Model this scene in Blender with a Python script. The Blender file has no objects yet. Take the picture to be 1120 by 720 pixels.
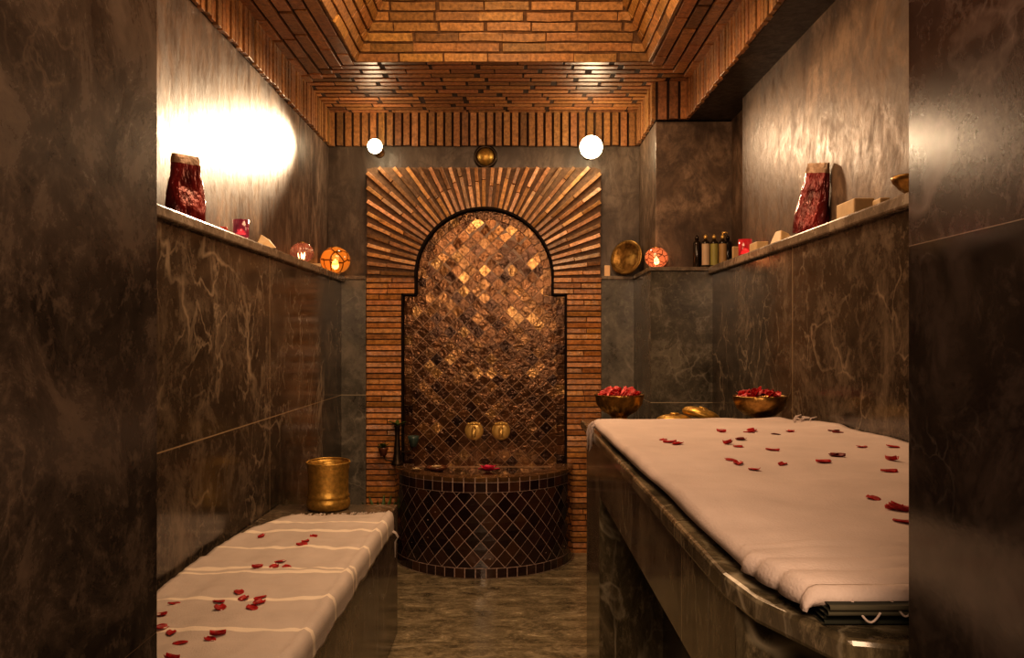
import bpy, bmesh, math, random
from mathutils import Vector, Matrix, noise
from mathutils.bvhtree import BVHTree
def drop(bv, x, y, add):
    h = bv.ray_cast(Vector((x, y, 2)), Vector((0, 0, -1)))[0]
    return (h.z if h else .93) + add
R = random.Random(7)
C = bpy.context.scene.collection
F = 900.0; CX = 560.0; CY = 373.0; H = 1.18
PI = math.pi

def atZ(px, py, z):            # point on a horizontal plane seen at a pixel
    d = (H - z) * F / (py - CY)
    return Vector(((px - CX) * d / F, d, z))

# ------------------------------------------------------------------ materials
MATS = {}
def newmat(name):
    m = bpy.data.materials.new(name); m.use_nodes = True
    nt = m.node_tree; b = nt.nodes['Principled BSDF']
    MATS[name] = m
    return m, nt, b
def N(nt, t, **kw):
    n = nt.nodes.new(t)
    for k, v in kw.items():
        if k in n.inputs.keys() if hasattr(n.inputs, 'keys') else False: n.inputs[k].default_value = v
        else: setattr(n, k, v)
    return n
def L(nt, a, b): nt.links.new(a, b)
def ramp(nt, src, stops):
    r = nt.nodes.new('ShaderNodeValToRGB'); cr = r.color_ramp
    while len(cr.elements) > len(stops): cr.elements.remove(cr.elements[-1])
    while len(cr.elements) < len(stops): cr.elements.new(1.0)
    for e, (p, c) in zip(cr.elements, stops):
        e.position = p; e.color = (c[0], c[1], c[2], 1) if not isinstance(c, (int, float)) else (c, c, c, 1)
    L(nt, src, r.inputs[0]); return r.outputs[0]
def math_(nt, op, a, b=None, c=None):
    n = nt.nodes.new('ShaderNodeMath'); n.operation = op
    for i, v in enumerate((a, b, c)):
        if v is None: continue
        if isinstance(v, (int, float)): n.inputs[i].default_value = v
        else: L(nt, v, n.inputs[i])
    return n.outputs[0]
def mix(nt, fac, a, b, mode='MIX'):
    n = nt.nodes.new('ShaderNodeMix'); n.data_type = 'RGBA'; n.blend_type = mode
    for s, v in ((n.inputs[0], fac), (n.inputs[6], a), (n.inputs[7], b)):
        if isinstance(v, (int, float)): s.default_value = v
        elif isinstance(v, tuple): s.default_value = (v[0], v[1], v[2], 1)
        else: L(nt, v, s)
    return n.outputs[2]
def coords(nt, scale=(1, 1, 1), loc=(0, 0, 0), rot=(0, 0, 0)):
    tc = nt.nodes.new('ShaderNodeTexCoord'); mp = nt.nodes.new('ShaderNodeMapping')
    mp.inputs['Scale'].default_value = scale; mp.inputs['Location'].default_value = loc; mp.inputs['Rotation'].default_value = rot
    L(nt, tc.outputs['Object'], mp.inputs[0]); return mp.outputs[0], tc.outputs['Object']
def noise_(nt, vec, scale, detail=4, rough=.55, dist=0):
    n = nt.nodes.new('ShaderNodeTexNoise'); n.inputs['Scale'].default_value = scale
    n.inputs['Detail'].default_value = detail; n.inputs['Roughness'].default_value = rough
    n.inputs['Distortion'].default_value = dist
    L(nt, vec, n.inputs['Vector']); return n.outputs[0]
def bump(nt, b, h, strength=.2, dist=.01):
    n = nt.nodes.new('ShaderNodeBump'); n.inputs['Strength'].default_value = strength; n.inputs['Distance'].default_value = dist
    L(nt, h, n.inputs['Height']); L(nt, n.outputs[0], b.inputs['Normal'])

JW = [.0022]
def marble(name, dark, mid, light, vein, rough=.2, scale=(1, 1, 1), zj=(), yj=(), xj=(), loc=(0, 0, 0), vein_amt=.8, mott=1.0, spec=.5):
    m, nt, b = newmat(name)
    v, obj = coords(nt, scale, loc)
    n1 = noise_(nt, v, 5.0 * mott, 10, .74, .5)
    col = ramp(nt, n1, [(.36, dark), (.5, mid), (.66, light)])
    n2 = noise_(nt, v, 30 * mott, 6, .75, .2)
    col = mix(nt, ramp(nt, n2, [(.52, 0.0), (.68, .8)]), col, light)
    def veins(sc, w, seed):
        v2, _ = coords(nt, scale, (seed, seed * 2.3, seed * .7), (.6, .4, .5 + seed))
        nn = noise_(nt, v2, sc, 5, .5, .5)
        a = math_(nt, 'ABSOLUTE', math_(nt, 'SUBTRACT', nn, .5))
        line = ramp(nt, a, [(0, 1.0), (w, 0.0)])
        mask = ramp(nt, noise_(nt, v2, 2.1, 2), [(.47, 0.0), (.66, 1.0)])
        return math_(nt, 'MULTIPLY', line, mask)
    vv = math_(nt, 'MAXIMUM', veins(1.3, .012, 1.7 + loc[0]), math_(nt, 'MULTIPLY', veins(3.8, .015, 5.1 + loc[0]), .6))
    vv = math_(nt, 'MULTIPLY', vv, vein_amt)
    # fine web of hairline veins: warped cell edges, faded in and out
    wn = nt.nodes.new('ShaderNodeTexNoise'); wn.inputs['Scale'].default_value = 4.5 * mott; wn.inputs['Detail'].default_value = 6; L(nt, v, wn.inputs['Vector'])
    vm = nt.nodes.new('ShaderNodeMix'); vm.data_type = 'VECTOR'; vm.inputs[0].default_value = .22
    L(nt, v, vm.inputs[4]); L(nt, wn.outputs['Color'], vm.inputs[5])
    vt = nt.nodes.new('ShaderNodeTexVoronoi'); vt.feature = 'DISTANCE_TO_EDGE'; vt.inputs['Scale'].default_value = 7.5 * mott; L(nt, vm.outputs[1], vt.inputs['Vector'])
    web = math_(nt, 'MULTIPLY', ramp(nt, vt.outputs[0], [(0, 1.0), (.035, 0.0)]), ramp(nt, noise_(nt, v, 4.3 * mott, 4, .6), [(.48, 0.0), (.62, .38)]))
    col = mix(nt, web, col, tuple(c * .8 for c in vein))
    col = mix(nt, vv, col, vein)
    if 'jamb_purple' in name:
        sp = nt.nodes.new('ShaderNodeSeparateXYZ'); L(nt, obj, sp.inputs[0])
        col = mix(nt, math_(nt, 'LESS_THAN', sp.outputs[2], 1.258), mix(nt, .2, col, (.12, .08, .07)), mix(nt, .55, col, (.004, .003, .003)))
    # tile joints at fixed places
    sep = nt.nodes.new('ShaderNodeSeparateXYZ'); L(nt, obj, sep.inputs[0])
    j = None
    for out, lst in ((2, zj), (1, yj), (0, xj)):
        for p in lst:
            a = math_(nt, 'ABSOLUTE', math_(nt, 'SUBTRACT', sep.outputs[out], p))
            k = math_(nt, 'LESS_THAN', a, .0004 if 'jamb' in name else .0022)
            j = k if j is None else math_(nt, 'MAXIMUM', j, k)
    if j is not None: col = mix(nt, math_(nt, 'MULTIPLY', j, .75), col, (vein[0] * .8, vein[1] * .75, vein[2] * .65))
    L(nt, col, b.inputs['Base Color'])
    rr = ramp(nt, n1, [(.3, rough * .8), (.7, rough * 1.5)])
    L(nt, rr, b.inputs['Roughness'])
    b.inputs['Specular IOR Level'].default_value = spec
    bump(nt, b, n2, .015, .004)
    return m

wall_c = ((.022, .018, .013), (.058, .047, .036), (.17, .138, .105), (.60, .50, .38))
M_wallL = marble('marble_wall_left', *wall_c, rough=.15, scale=(1.1, 1.1, .9), zj=(.88,), yj=(3.21, 1.9), vein_amt=.6)
M_wallR = marble('marble_wall_right', *wall_c, rough=.15, scale=(1.0, 1.0, .9), loc=(3, 1, 0), zj=(), yj=(2.86, 1.7), vein_amt=.6)
M_back = marble('marble_grey_back', (.06, .056, .047), (.12, .114, .095), (.24, .22, .185), (.62, .57, .48), rough=.28, zj=(.88,), loc=(2.1, 0, 0), vein_amt=.6)
M_pil = marble('marble_pilaster', (.035, .032, .024), (.085, .077, .060), (.2, .18, .14), (.55, .5, .42), rough=.22, zj=(.88,), loc=(4.4, 0, 1), vein_amt=.8)
M_jambL = marble('marble_jamb_dark', (.016, .012, .010), (.05, .038, .030), (.14, .105, .08), (.26, .19, .14), rough=.22, zj=(.88,), loc=(7, 0, 0), vein_amt=.45, mott=1.6, spec=.35)
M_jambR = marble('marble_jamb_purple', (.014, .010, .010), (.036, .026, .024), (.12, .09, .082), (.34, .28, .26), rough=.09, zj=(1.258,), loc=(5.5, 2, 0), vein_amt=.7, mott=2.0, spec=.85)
M_bench = marble('marble_bench', (.035, .03, .02), (.10, .083, .058), (.24, .2, .145), (.5, .46, .38), rough=.17, scale=(1.2, 1.2, .8), yj=(2.83, 1.95), loc=(9, 3, 0), vein_amt=.6)
M_table = marble('marble_table', (.038, .032, .02), (.11, .092, .058), (.28, .235, .155), (.55, .5, .38), rough=.12, scale=(1.5, 1.5, .7), yj=(1.32,), loc=(12, 3, 0), vein_amt=.8)
M_recess = marble('marble_recess_shaded', (.003, .0025, .002), (.009, .007, .005), (.055, .042, .03), (.25, .2, .14), rough=.14, mott=1.5, loc=(14, 3, 0), vein_amt=.6)  # recess tones darkened; shade under the slab is put into the colour
M_floor = marble('marble_floor', (.085, .074, .046), (.21, .18, .115), (.46, .40, .27), (.62, .56, .42), rough=.2, scale=(1.2, 2.0, 1), yj=(3.2, 2.55, 3.95), xj=(), loc=(1, 5, 0), vein_amt=.5, mott=1.3)
M_ledge = marble('marble_ledge', (.09, .072, .054), (.18, .145, .11), (.32, .265, .2), (.5, .42, .33), rough=.22, loc=(6, 0, 0), vein_amt=.2)

def stucco(name, dark, mid, light, rough=.4, sc=(5, 5, 1.6), loc=(0, 0, 0)):
    m, nt, b = newmat(name)
    v, _ = coords(nt, sc, loc)
    n1 = noise_(nt, v, 1.7, 9, .66, .8); n2 = noise_(nt, v, 6, 6, .72, .4)
    v3, _ = coords(nt, (1, 1, 1), loc); n3 = noise_(nt, v3, 1.3, 3, .5)
    col = ramp(nt, n1, [(.38, dark), (.5, mid), (.61, light)])
    col = mix(nt, ramp(nt, n2, [(.45, .0), (.62, .75)]), col, dark)
    col = mix(nt, ramp(nt, n3, [(.38, .65), (.6, 0.0)]), col, dark)
    n4 = noise_(nt, v3, 6.5, 6, .7, 1.2)
    col = mix(nt, ramp(nt, n4, [(.5, 0.0), (.66, .6)]), col, tuple(c * .55 for c in dark))
    L(nt, col, b.inputs['Base Color'])
    L(nt, ramp(nt, n2, [(.3, rough * .7), (.7, rough * 1.35)]), b.inputs['Roughness'])
    bump(nt, b, n2, .22, .01)
    return m
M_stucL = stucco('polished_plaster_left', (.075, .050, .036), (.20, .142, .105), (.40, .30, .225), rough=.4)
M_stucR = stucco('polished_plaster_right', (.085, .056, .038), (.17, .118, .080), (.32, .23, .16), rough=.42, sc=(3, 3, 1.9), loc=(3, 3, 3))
M_stucB = stucco('polished_plaster_back', (.07, .050, .036), (.145, .108, .080), (.25, .195, .148), rough=.36, sc=(3, 3, 1.2), loc=(5, 1, 3))

def vcmat(name, rough, spec=.5, coat=0, nsc=40, amt=.35, bmp=.2, bsc=30, metallic=0, coatr=.1):
    m, nt, b = newmat(name)
    at = nt.nodes.new('ShaderNodeAttribute'); at.attribute_name = 'Col'
    v, _ = coords(nt)
    n1 = noise_(nt, v, nsc, 5, .6); n2 = noise_(nt, v, bsc, 4, .6)
    col = mix(nt, amt, at.outputs['Color'], ramp(nt, n1, [(.3, .35), (.7, 1.6)]), 'MULTIPLY')
    L(nt, col, b.inputs['Base Color'])
    b.inputs['Roughness'].default_value = rough; b.inputs['Specular IOR Level'].default_value = spec
    b.inputs['Coat Weight'].default_value = coat; b.inputs['Coat Roughness'].default_value = coatr
    b.inputs['Metallic'].default_value = metallic
    bump(nt, b, n2, bmp, .01)
    return m
M_brick = vcmat('terracotta_brick', .42, .5, .2, 60, .7, .35, 60, coatr=.25)
M_ray = vcmat('glazed_ray_brick', .3, .5, .5, 45, .7, .5, 35, coatr=.15)
M_tile = vcmat('glazed_zellige_tile', .2, .5, 0, 25, .6, .6, 24, metallic=.55)
M_tub = vcmat('glazed_black_zellige', .12, .5, .4, 25, .3, .06, 12, coatr=.05)

def plain(name, col, rough=.5, metallic=0, spec=.5, nsc=20, amt=.3, bmp=.1, emis=None, estr=0, trans=0, scale=(1, 1, 1)):
    m, nt, b = newmat(name)
    v, _ = coords(nt, scale)
    n1 = noise_(nt, v, nsc, 4, .6)
    d = tuple(c * (1 - amt) for c in col); l = tuple(min(1, c * (1 + amt)) for c in col)
    L(nt, ramp(nt, n1, [(.35, d), (.65, l)]), b.inputs['Base Color'])
    b.inputs['Roughness'].default_value = rough; b.inputs['Metallic'].default_value = metallic
    b.inputs['Specular IOR Level'].default_value = spec; b.inputs['Transmission Weight'].default_value = trans
    if emis: b.inputs['Emission Color'].default_value = (*emis, 1); b.inputs['Emission Strength'].default_value = estr
    bump(nt, b, n1, bmp, .01)
    return m
M_brass = plain('hammered_brass', (.60, .38, .10), .38, .75, nsc=55, amt=.25, bmp=.25)
M_brassd = plain('aged_brass', (.36, .22, .07), .33, 1, nsc=40, amt=.4, bmp=.3)
M_brassp = plain('polished_brass', (.85, .58, .2), .3, .55, nsc=20, amt=.1, bmp=.02)
M_mortar = plain('dark_mortar', (.045, .022, .012), .9, amt=.3, nsc=60)
M_mortar2 = plain('brown_mortar', (.17, .095, .045), .6, amt=.35, nsc=50, bmp=.3)
M_grout = plain('pinkish_grout', (.34, .22, .14), .4, nsc=80)
M_grout2 = plain('grey_grout', (.46, .35, .31), .4, nsc=80)
M_water = plain('still_water', (.05, .03, .012), .03, 0, .8, 6, .2, .03)
M_petal = plain('red_rose_petal', (.36, .008, .010), .42, 0, .4, 90, .4, .15)
M_petald = plain('dark_rose_petal', (.13, .006, .006), .5, 0, .4, 90, .4, .15)
M_petalp = plain('pink_rose_petal', (.62, .10, .10), .45, 0, .4, 90, .4, .1)
M_flowerp = plain('magenta_flower', (.85, .05, .16), .5, nsc=80)
M_flowerw = plain('cream_flower', (.8, .66, .42), .5, nsc=80, amt=.1)
M_leaf = plain('green_leaf', (.07, .12, .025), .5, nsc=60)
M_darkmetal = plain('dark_bronze_metal', (.05, .035, .022), .4, .7, nsc=40)
M_glasspot = plain('amber_cup', (.16, .06, .03), .25, nsc=30)
M_tealcup = plain('teal_cup', (.06, .10, .09), .25, nsc=30)
M_foilr = plain('red_foil', (.15, .009, .010), .2, .35, .8, 24, .5, 1.0, scale=(1, 1, .45))
M_foilt = plain('tan_foil', (.26, .17, .11), .35, .2, .5, 40, .3, .5)
M_soap = plain('cream_soap', (.60, .43, .23), .5, nsc=15, amt=.12)
M_card = plain('tan_card', (.78, .48, .24), .5, nsc=15, amt=.1, emis=(1, .5, .2), estr=.12)  # weak emission lifts the card's brightness; it is no lamp
M_bulb = plain('lamp_bulb', (1, .8, .5), .4, emis=(1.0, .80, .50), estr=22, nsc=5, bmp=0)
M_lampm = plain('lamp_metal', (.25, .16, .08), .35, 1)
M_wax = plain('candle_glow', (1, .6, .4), .4, emis=(1, .55, .32), estr=6, bmp=0)
M_flame = plain('candle_flame', (1, .8, .5), .4, emis=(1, .75, .4), estr=25, bmp=0)
M_blk = plain('dark_bottle', (.022, .014, .008), .12, 0, .6, amt=.1, bmp=0)
M_lblc = plain('cream_label', (.58, .44, .30), .5, amt=.08)
M_lblg = plain('olive_label', (.34, .31, .09), .5, amt=.08)
M_lblt = plain('tan_label', (.42, .27, .12), .5, amt=.08)

def glass(name, col, emis, estr, rough=.1, vor=None, dark=.12):
    m, nt, b = newmat(name)
    v, _ = coords(nt)
    if vor:
        vt = nt.nodes.new('ShaderNodeTexVoronoi'); vt.feature = 'DISTANCE_TO_EDGE'; vt.inputs['Scale'].default_value = vor
        L(nt, v, vt.inputs['Vector']); f = ramp(nt, vt.outputs[0], [(.03, dark), (.09, 1.0)])
    else: f = ramp(nt, noise_(nt, v, 30, 3), [(.35, .5), (.65, 1.0)])
    L(nt, mix(nt, 1.0, col, f, 'MULTIPLY'), b.inputs['Base Color'])
    L(nt, mix(nt, 1.0, emis, f, 'MULTIPLY'), b.inputs['Emission Color'])
    b.inputs['Emission Strength'].default_value = estr; b.inputs['Roughness'].default_value = rough
    b.inputs['Coat Weight'].default_value = .6; b.inputs['Coat Roughness'].default_value = .05
    b.inputs['Transmission Weight'].default_value = .75 if ('red' in name or 'plum' in name) else .35
    return m
M_gred = glass('red_glass', (.35, .02, .03), (1, .06, .05), .25)
M_gplum = glass('plum_glass', (.28, .03, .05), (1, .15, .2), .12)
M_gamber = glass('ribbed_amber_glass', (.42, .16, .10), (1, .3, .16), .12)
M_gorange = glass('orange_mosaic_glass', (.6, .18, .02), (1, .28, .03), .45, vor=17)
M_grose = glass('rose_mosaic_glass', (.5, .13, .05), (1, .26, .09), .55, vor=34)

def cloth(name, base, stripe_mode):
    m, nt, b = newmat(name)
    v, obj = coords(nt)
    n1 = noise_(nt, v, 6, 5, .6); n2 = noise_(nt, v, 260, 2, .5)
    col = ramp(nt, n1, [(.3, tuple(c * .86 for c in base)), (.7, base)])
    if stripe_mode:
        sep = nt.nodes.new('ShaderNodeSeparateXYZ'); L(nt, obj, sep.inputs[0])
        wob = math_(nt, 'ADD', sep.outputs[1], math_(nt, 'MULTIPLY', math_(nt, 'SUBTRACT', noise_(nt, v, 3, 2), .5), .05))
        s = None
        for p in (2.93, 2.80, 2.57, 2.335, 2.29, 2.06, 1.84, 1.62, 1.40, 1.2):
            a = math_(nt, 'LESS_THAN', math_(nt, 'ABSOLUTE', math_(nt, 'SUBTRACT', wob, p)), .011)
            s = a if s is None else math_(nt, 'MAXIMUM', s, a)
        col = mix(nt, math_(nt, 'MULTIPLY', s, .75), col, (.95, .86, .74))
    L(nt, col, b.inputs['Base Color']); b.inputs['Roughness'].default_value = .9; b.inputs['Specular IOR Level'].default_value = .15
    h = math_(nt, 'ADD', math_(nt, 'MULTIPLY', n2, .25), n1)
    bump(nt, b, h, .3, .015)
    return m
M_clothL = cloth('striped_white_cotton', (.62, .555, .52), True)
M_clothR = cloth('white_cotton', (.68, .585, .56), False)
def stripe_dark():
    m, nt, b = newmat('dark_green_striped_cotton')
    v, obj = coords(nt)
    sep = nt.nodes.new('ShaderNodeSeparateXYZ'); L(nt, obj, sep.inputs[0])
    w = math_(nt, 'SINE', math_(nt, 'MULTIPLY', sep.outputs[1], 300))
    L(nt, ramp(nt, w, [(.3, (.022, .026, .018)), (.9, (.085, .08, .055))]), b.inputs['Base Color'])
    b.inputs['Roughness'].default_value = .9
    return m
M_clothD = stripe_dark()

# ------------------------------------------------------------------ mesh builder
class MB:
    def __init__(s): s.v = []; s.f = []; s.c = []
    def face(s, pts, col=(1, 1, 1)):
        i = len(s.v); s.v += [tuple(p) for p in pts]; s.f.append(tuple(range(i, i + len(pts)))); s.c.append(col)
    def prism(s, base, off, col=(1, 1, 1), back=True):
        """base: list of points (loop), off: vector towards the viewer side; closed prism"""
        off = Vector(off); base = [Vector(p) for p in base]; top = [p + off for p in base]
        n = len(base); i = len(s.v)
        s.v += [tuple(p) for p in base] + [tuple(p) for p in top]
        s.f.append(tuple(range(i + n, i + 2 * n))); s.c.append(col)
        if back: s.f.append(tuple(reversed(range(i, i + n)))); s.c.append(col)
        for k in range(n):
            k2 = (k + 1) % n
            s.f.append((i + k, i + k2, i + n + k2, i + n + k)); s.c.append(col)
    def box(s, x0, x1, y0, y1, z0, z1, col=(1, 1, 1)):
        s.prism([(x0, y0, z0), (x1, y0, z0), (x1, y1, z0), (x0, y1, z0)], (0, 0, z1 - z0), col)
    def obox(s, c, u, v, w, col=(1, 1, 1)):
        c, u, v, w = map(Vector, (c, u, v, w))
        s.prism([c - u - v - w, c + u - v - w, c + u + v - w, c - u + v - w], w * 2, col)
    def build(s, name, mat, parent=None, loc=(0, 0, 0), smooth=False, bevel=0, weld=False):
        me = bpy.data.meshes.new(name); me.from_pydata(s.v, [], s.f)
        bm = bmesh.new(); bm.from_mesh(me)
        if weld: bmesh.ops.remove_doubles(bm, verts=bm.verts, dist=1e-5)
        bmesh.ops.recalc_face_normals(bm, faces=bm.faces)
        bm.to_mesh(me); bm.free()
        if any(c != (1, 1, 1) for c in s.c) and len(me.polygons) == len(s.c):
            ca = me.color_attributes.new('Col', 'FLOAT_COLOR', 'CORNER')
            for p in me.polygons:
                c = s.c[p.index]
                for li in p.loop_indices: ca.data[li].color = (c[0], c[1], c[2], 1)
        if smooth:
            for p in me.polygons: p.use_smooth = True
        me.materials.append(mat)
        o = bpy.data.objects.new(name, me); C.objects.link(o); o.location = loc
        if parent: o.parent = parent
        if bevel:
            b = o.modifiers.new('bevel', 'BEVEL'); b.width = bevel; b.segments = 2; b.limit_method = 'ANGLE'
        return o

def tag(o, label=None, cat=None, group=None, kind=None):
    if label: o['label'] = label
    if cat: o['category'] = cat
    if group: o['group'] = group
    if kind: o['kind'] = kind
    return o
def empty(name, loc, label, cat, group=None, rz=0):
    o = bpy.data.objects.new(name, None); C.objects.link(o); o.location = loc; o.rotation_euler = (0, 0, rz)
    o.empty_display_size = .05
    return tag(o, label, cat, group)
def struct(o): o['kind'] = 'structure'; return o

def grid(mb, nu, nv, fn, closed_u=False):
    i = len(mb.v)
    for a in range(nu + 1 if not closed_u else nu):
        for b in range(nv + 1): mb.v.append(tuple(fn(a / nu, b / nv)))
    W = nv + 1; m = nu if closed_u else nu + 1
    for a in range(nu):
        a2 = (a + 1) % m
        for b in range(nv):
            mb.f.append((i + a * W + b, i + a2 * W + b, i + a2 * W + b + 1, i + a * W + b + 1)); mb.c.append((1, 1, 1))
def lathe(mb, prof, seg=40, flute=None, c=(0, 0, 0)):
    """prof list of (r,z); flute = (count, amplitude, zlo, zhi)"""
    n = len(prof) - 1
    def fn(u, v):
        k = min(int(round(v * n)), n); r, z = prof[k]; a = u * 2 * PI
        if flute and flute[2] <= z <= flute[3]: r *= 1 + flute[1] * math.cos(a * flute[0])
        return (c[0] + r * math.cos(a), c[1] + r * math.sin(a), c[2] + z)
    grid(mb, seg, n, fn, True)
    return mb
def tube(mb, pts, r, seg=8, taper=None):
    pts = [Vector(p) for p in pts]; n = len(pts) - 1
    def fn(u, v):
        k = min(int(round(v * n)), n)
        t = (pts[min(k + 1, n)] - pts[max(k - 1, 0)]).normalized()
        a = t.cross(Vector((0.13, .97, .2))).normalized(); b = t.cross(a)
        rr = r if taper is None else r + (taper - r) * k / n
        if v in (0.0,) or k == n: pass
        return pts[k] + (a * math.cos(u * 2 * PI) + b * math.sin(u * 2 * PI)) * rr
    grid(mb, seg, n, fn, True)
    i = len(mb.v)
    W = n + 1; base = i - seg * W
    mb.f.append(tuple(base + s * W for s in range(seg))); mb.c.append((1, 1, 1))
    mb.f.append(tuple(base + s * W + n for s in range(seg))); mb.c.append((1, 1, 1))
def sphere(mb, c, r, sx=1, sy=1, sz=1, seg=20, rings=12):
    def fn(u, v):
        a = u * 2 * PI; p = PI * (.0001 + v * .9998)
        return (c[0] + r * sx * math.sin(p) * math.cos(a), c[1] + r * sy * math.sin(p) * math.sin(a), c[2] + r * sz * math.cos(p))
    grid(mb, seg, rings, fn, True)

# ------------------------------------------------------------------ room shell
YB = 4.65         # plane of the back wall (plaster)
XL, XR = -.945, .975      # lower marble faces
XUL, XUR = -1.04, 1.05    # upper plaster faces
ZL = 1.54         # ledge top
ZF0, ZF1 = 2.28, 2.46     # brick frieze

mb = MB(); mb.box(-1.5, 1.6, -1.6, 5.0, -.1, 0); struct(mb.build('floor', M_floor))

def vbox(*a):
    m = MB(); m.box(*a); return m
# left wall
wl = struct(vbox(-1.4, XUL, .85, 4.95, ZL - .035, 3.0).build('wall_left', M_stucL))
vbox(-1.4, XL, .85, 4.65, 0, ZL - .035).build('marble_cladding', M_wallL, wl)
vbox(-1.08, XL + .022, .85, 4.57, ZL - .035, ZL).build('ledge', M_ledge, wl, bevel=.006)
# right wall; shallow recess beside the pilaster shaped to throw that strip into shade
m = MB(); m.box(XUR, 1.5, .68, 3.75, ZL - .035, 3.0); m.box(1.10, 1.5, 3.75, 4.95, ZL - .035, 3.0)
wr = struct(m.build('wall_right', M_stucR))
vbox(XR, 1.5, .68, 4.65, 0, ZL - .035).build('marble_cladding', M_wallR, wr)
vbox(XR - .022, 1.12, .68, 4.02, ZL - .035, ZL).build('ledge', M_ledge, wr, bevel=.006)
# back wall
wb = struct(vbox(-1.4, 1.5, YB + .015, 4.95, 0, 3.0).build('wall_back', M_stucB))
NX, NZ = -.155, 1.537      # centre of the niche arch
PX0, PX1, PZ1 = -.811, .496, 2.15
sl = struct(vbox(XL, PX0, 4.56, 4.665, 0, ZL - .02).build('trim_6', M_back)); vbox(XL, PX0, 4.55, 4.665, ZL - .02, ZL).build('ledge', M_ledge, sl, bevel=.004)
sr = struct(vbox(PX1, .72, 4.56, 4.665, 0, ZL - .02).build('trim_7', M_back)); vbox(PX1, .72, 4.55, 4.665, ZL - .02, ZL).build('ledge', M_ledge, sr, bevel=.004)
# pilaster in the right corner
pil = struct(vbox(.72, 1.12, 4.12, 4.665, ZL - .02, ZF0).build('trim_1', M_stucR, bevel=.004))
vbox(.675, 1.02, 4.0, 4.62, 0, ZL - .02).build('marble_cladding', M_pil, pil, bevel=.003)
vbox(.667, 1.12, 3.992, 4.62, ZL - .02, ZL).build('ledge', M_ledge, pil, bevel=.004)
# beam / soffit at right above the upper wall
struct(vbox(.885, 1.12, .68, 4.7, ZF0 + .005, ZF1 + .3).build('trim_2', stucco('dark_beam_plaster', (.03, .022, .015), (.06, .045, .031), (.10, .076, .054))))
# doorway jambs close to the camera
jl = struct(vbox(-1.45, -.366, -1.6, .85, 0, 3.0).build('wall_near_left', M_jambL, bevel=.002))
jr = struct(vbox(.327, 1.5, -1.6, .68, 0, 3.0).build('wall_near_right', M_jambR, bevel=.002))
struct(vbox(-1.45, 1.5, -1.75, -1.6, 0, 3.2).build('wall_behind', M_stucB))

# brick helpers --------------------------------------------------------
def bcol(base, var=.3, dk=.12):
    f = 1 + R.uniform(-var, var)
    if R.random() < dk: f *= .6
    return (base[0] * f, base[1] * f * R.uniform(.92, 1.06), base[2] * f * R.uniform(.85, 1.1))
def brick_field(mb, O, U, V, Nn, umin, umax, courses, ph, bl, gap, th, base, var=.25):
    """courses of bricks: u along the course, v across; umin/umax are functions of v"""
    O, U, V, Nn = map(Vector, (O, U, V, Nn))
    for k in range(courses):
        v0 = k * ph + gap / 2; v1 = (k + 1) * ph - gap / 2
        a, b = umin((v0 + v1) / 2), umax((v0 + v1) / 2)
        u = a - R.uniform(0, bl)
        while u < b:
            u0 = max(u, a); u1 = min(u + bl - gap, b)
            if u1 - u0 > .012:
                t = th * R.uniform(.75, 1.15); j = R.uniform(-.0015, .0015)
                mb.prism([O + U * u0 + V * (v0 + j), O + U * u1 + V * (v0 - j), O + U * u1 + V * v1, O + U * u0 + V * v1], Nn * t, bcol(base, var))
            u += bl * R.uniform(.93, 1.05)
BR = (.34, .150, .054)
BRY = (.44, .235, .080)

# ceiling soffit (underside at z=ZF1), opening for the vault
CX0, CX1, CY0, CY1 = -.725, .64, 1.5, 3.78
cm = MB()
cm.box(-1.3, CX0, .6, 4.9, ZF1 + .012, ZF1 + .2); cm.box(CX1, 1.3, .6, 4.9, ZF1 + .012, ZF1 + .2)
cm.box(CX0, CX1, CY1, 4.9, ZF1 + .012, ZF1 + .2); cm.box(CX0, CX1, -1.7, CY0, ZF1 + .012, ZF1 + .2)
cm.box(-1.45, CX0, -1.7, .6, ZF1 + .012, ZF1 + .2); cm.box(CX1, 1.5, -1.7, .6, ZF1 + .012, ZF1 + .2)
ceil = struct(cm.build('ceiling', M_mortar))
sb = MB()
pb = .0625
# back band: courses along X, v goes from the opening towards the back wall, mitred at both ends
wl_, wr_, wbk = CX0 - XUL, .885 - CX1, YB - CY1
brick_field(sb, (0, CY1, ZF1 + .012), (1, 0, 0), (0, 1, 0), (0, 0, -1), lambda v: CX0 - min(wl_, v), lambda v: CX1 + min(wr_, v), 14, pb, .225, .020, .0055, BR, .3)
# left and right bands: courses along Y
brick_field(sb, (CX0, 0, ZF1 + .012), (0, 1, 0), (-1, 0, 0), (0, 0, -1), lambda v: .9, lambda v: CY1 + v, 5, .063, .225, .013, .015, BR)
brick_field(sb, (CX1, 0, ZF1 + .012), (0, 1, 0), (1, 0, 0), (0, 0, -1), lambda v: .9, lambda v: CY1 + v, 4, .0615, .225, .013, .015, BR)
brick_field(sb, (0, CY0, ZF1 + .012), (1, 0, 0), (0, -1, 0), (0, 0, -1), lambda v: CX0, lambda v: CX1, 9, pb, .225, .013, .015, BR)
sb.build('brick_courses', M_brick, ceil, bevel=.0015)

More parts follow.
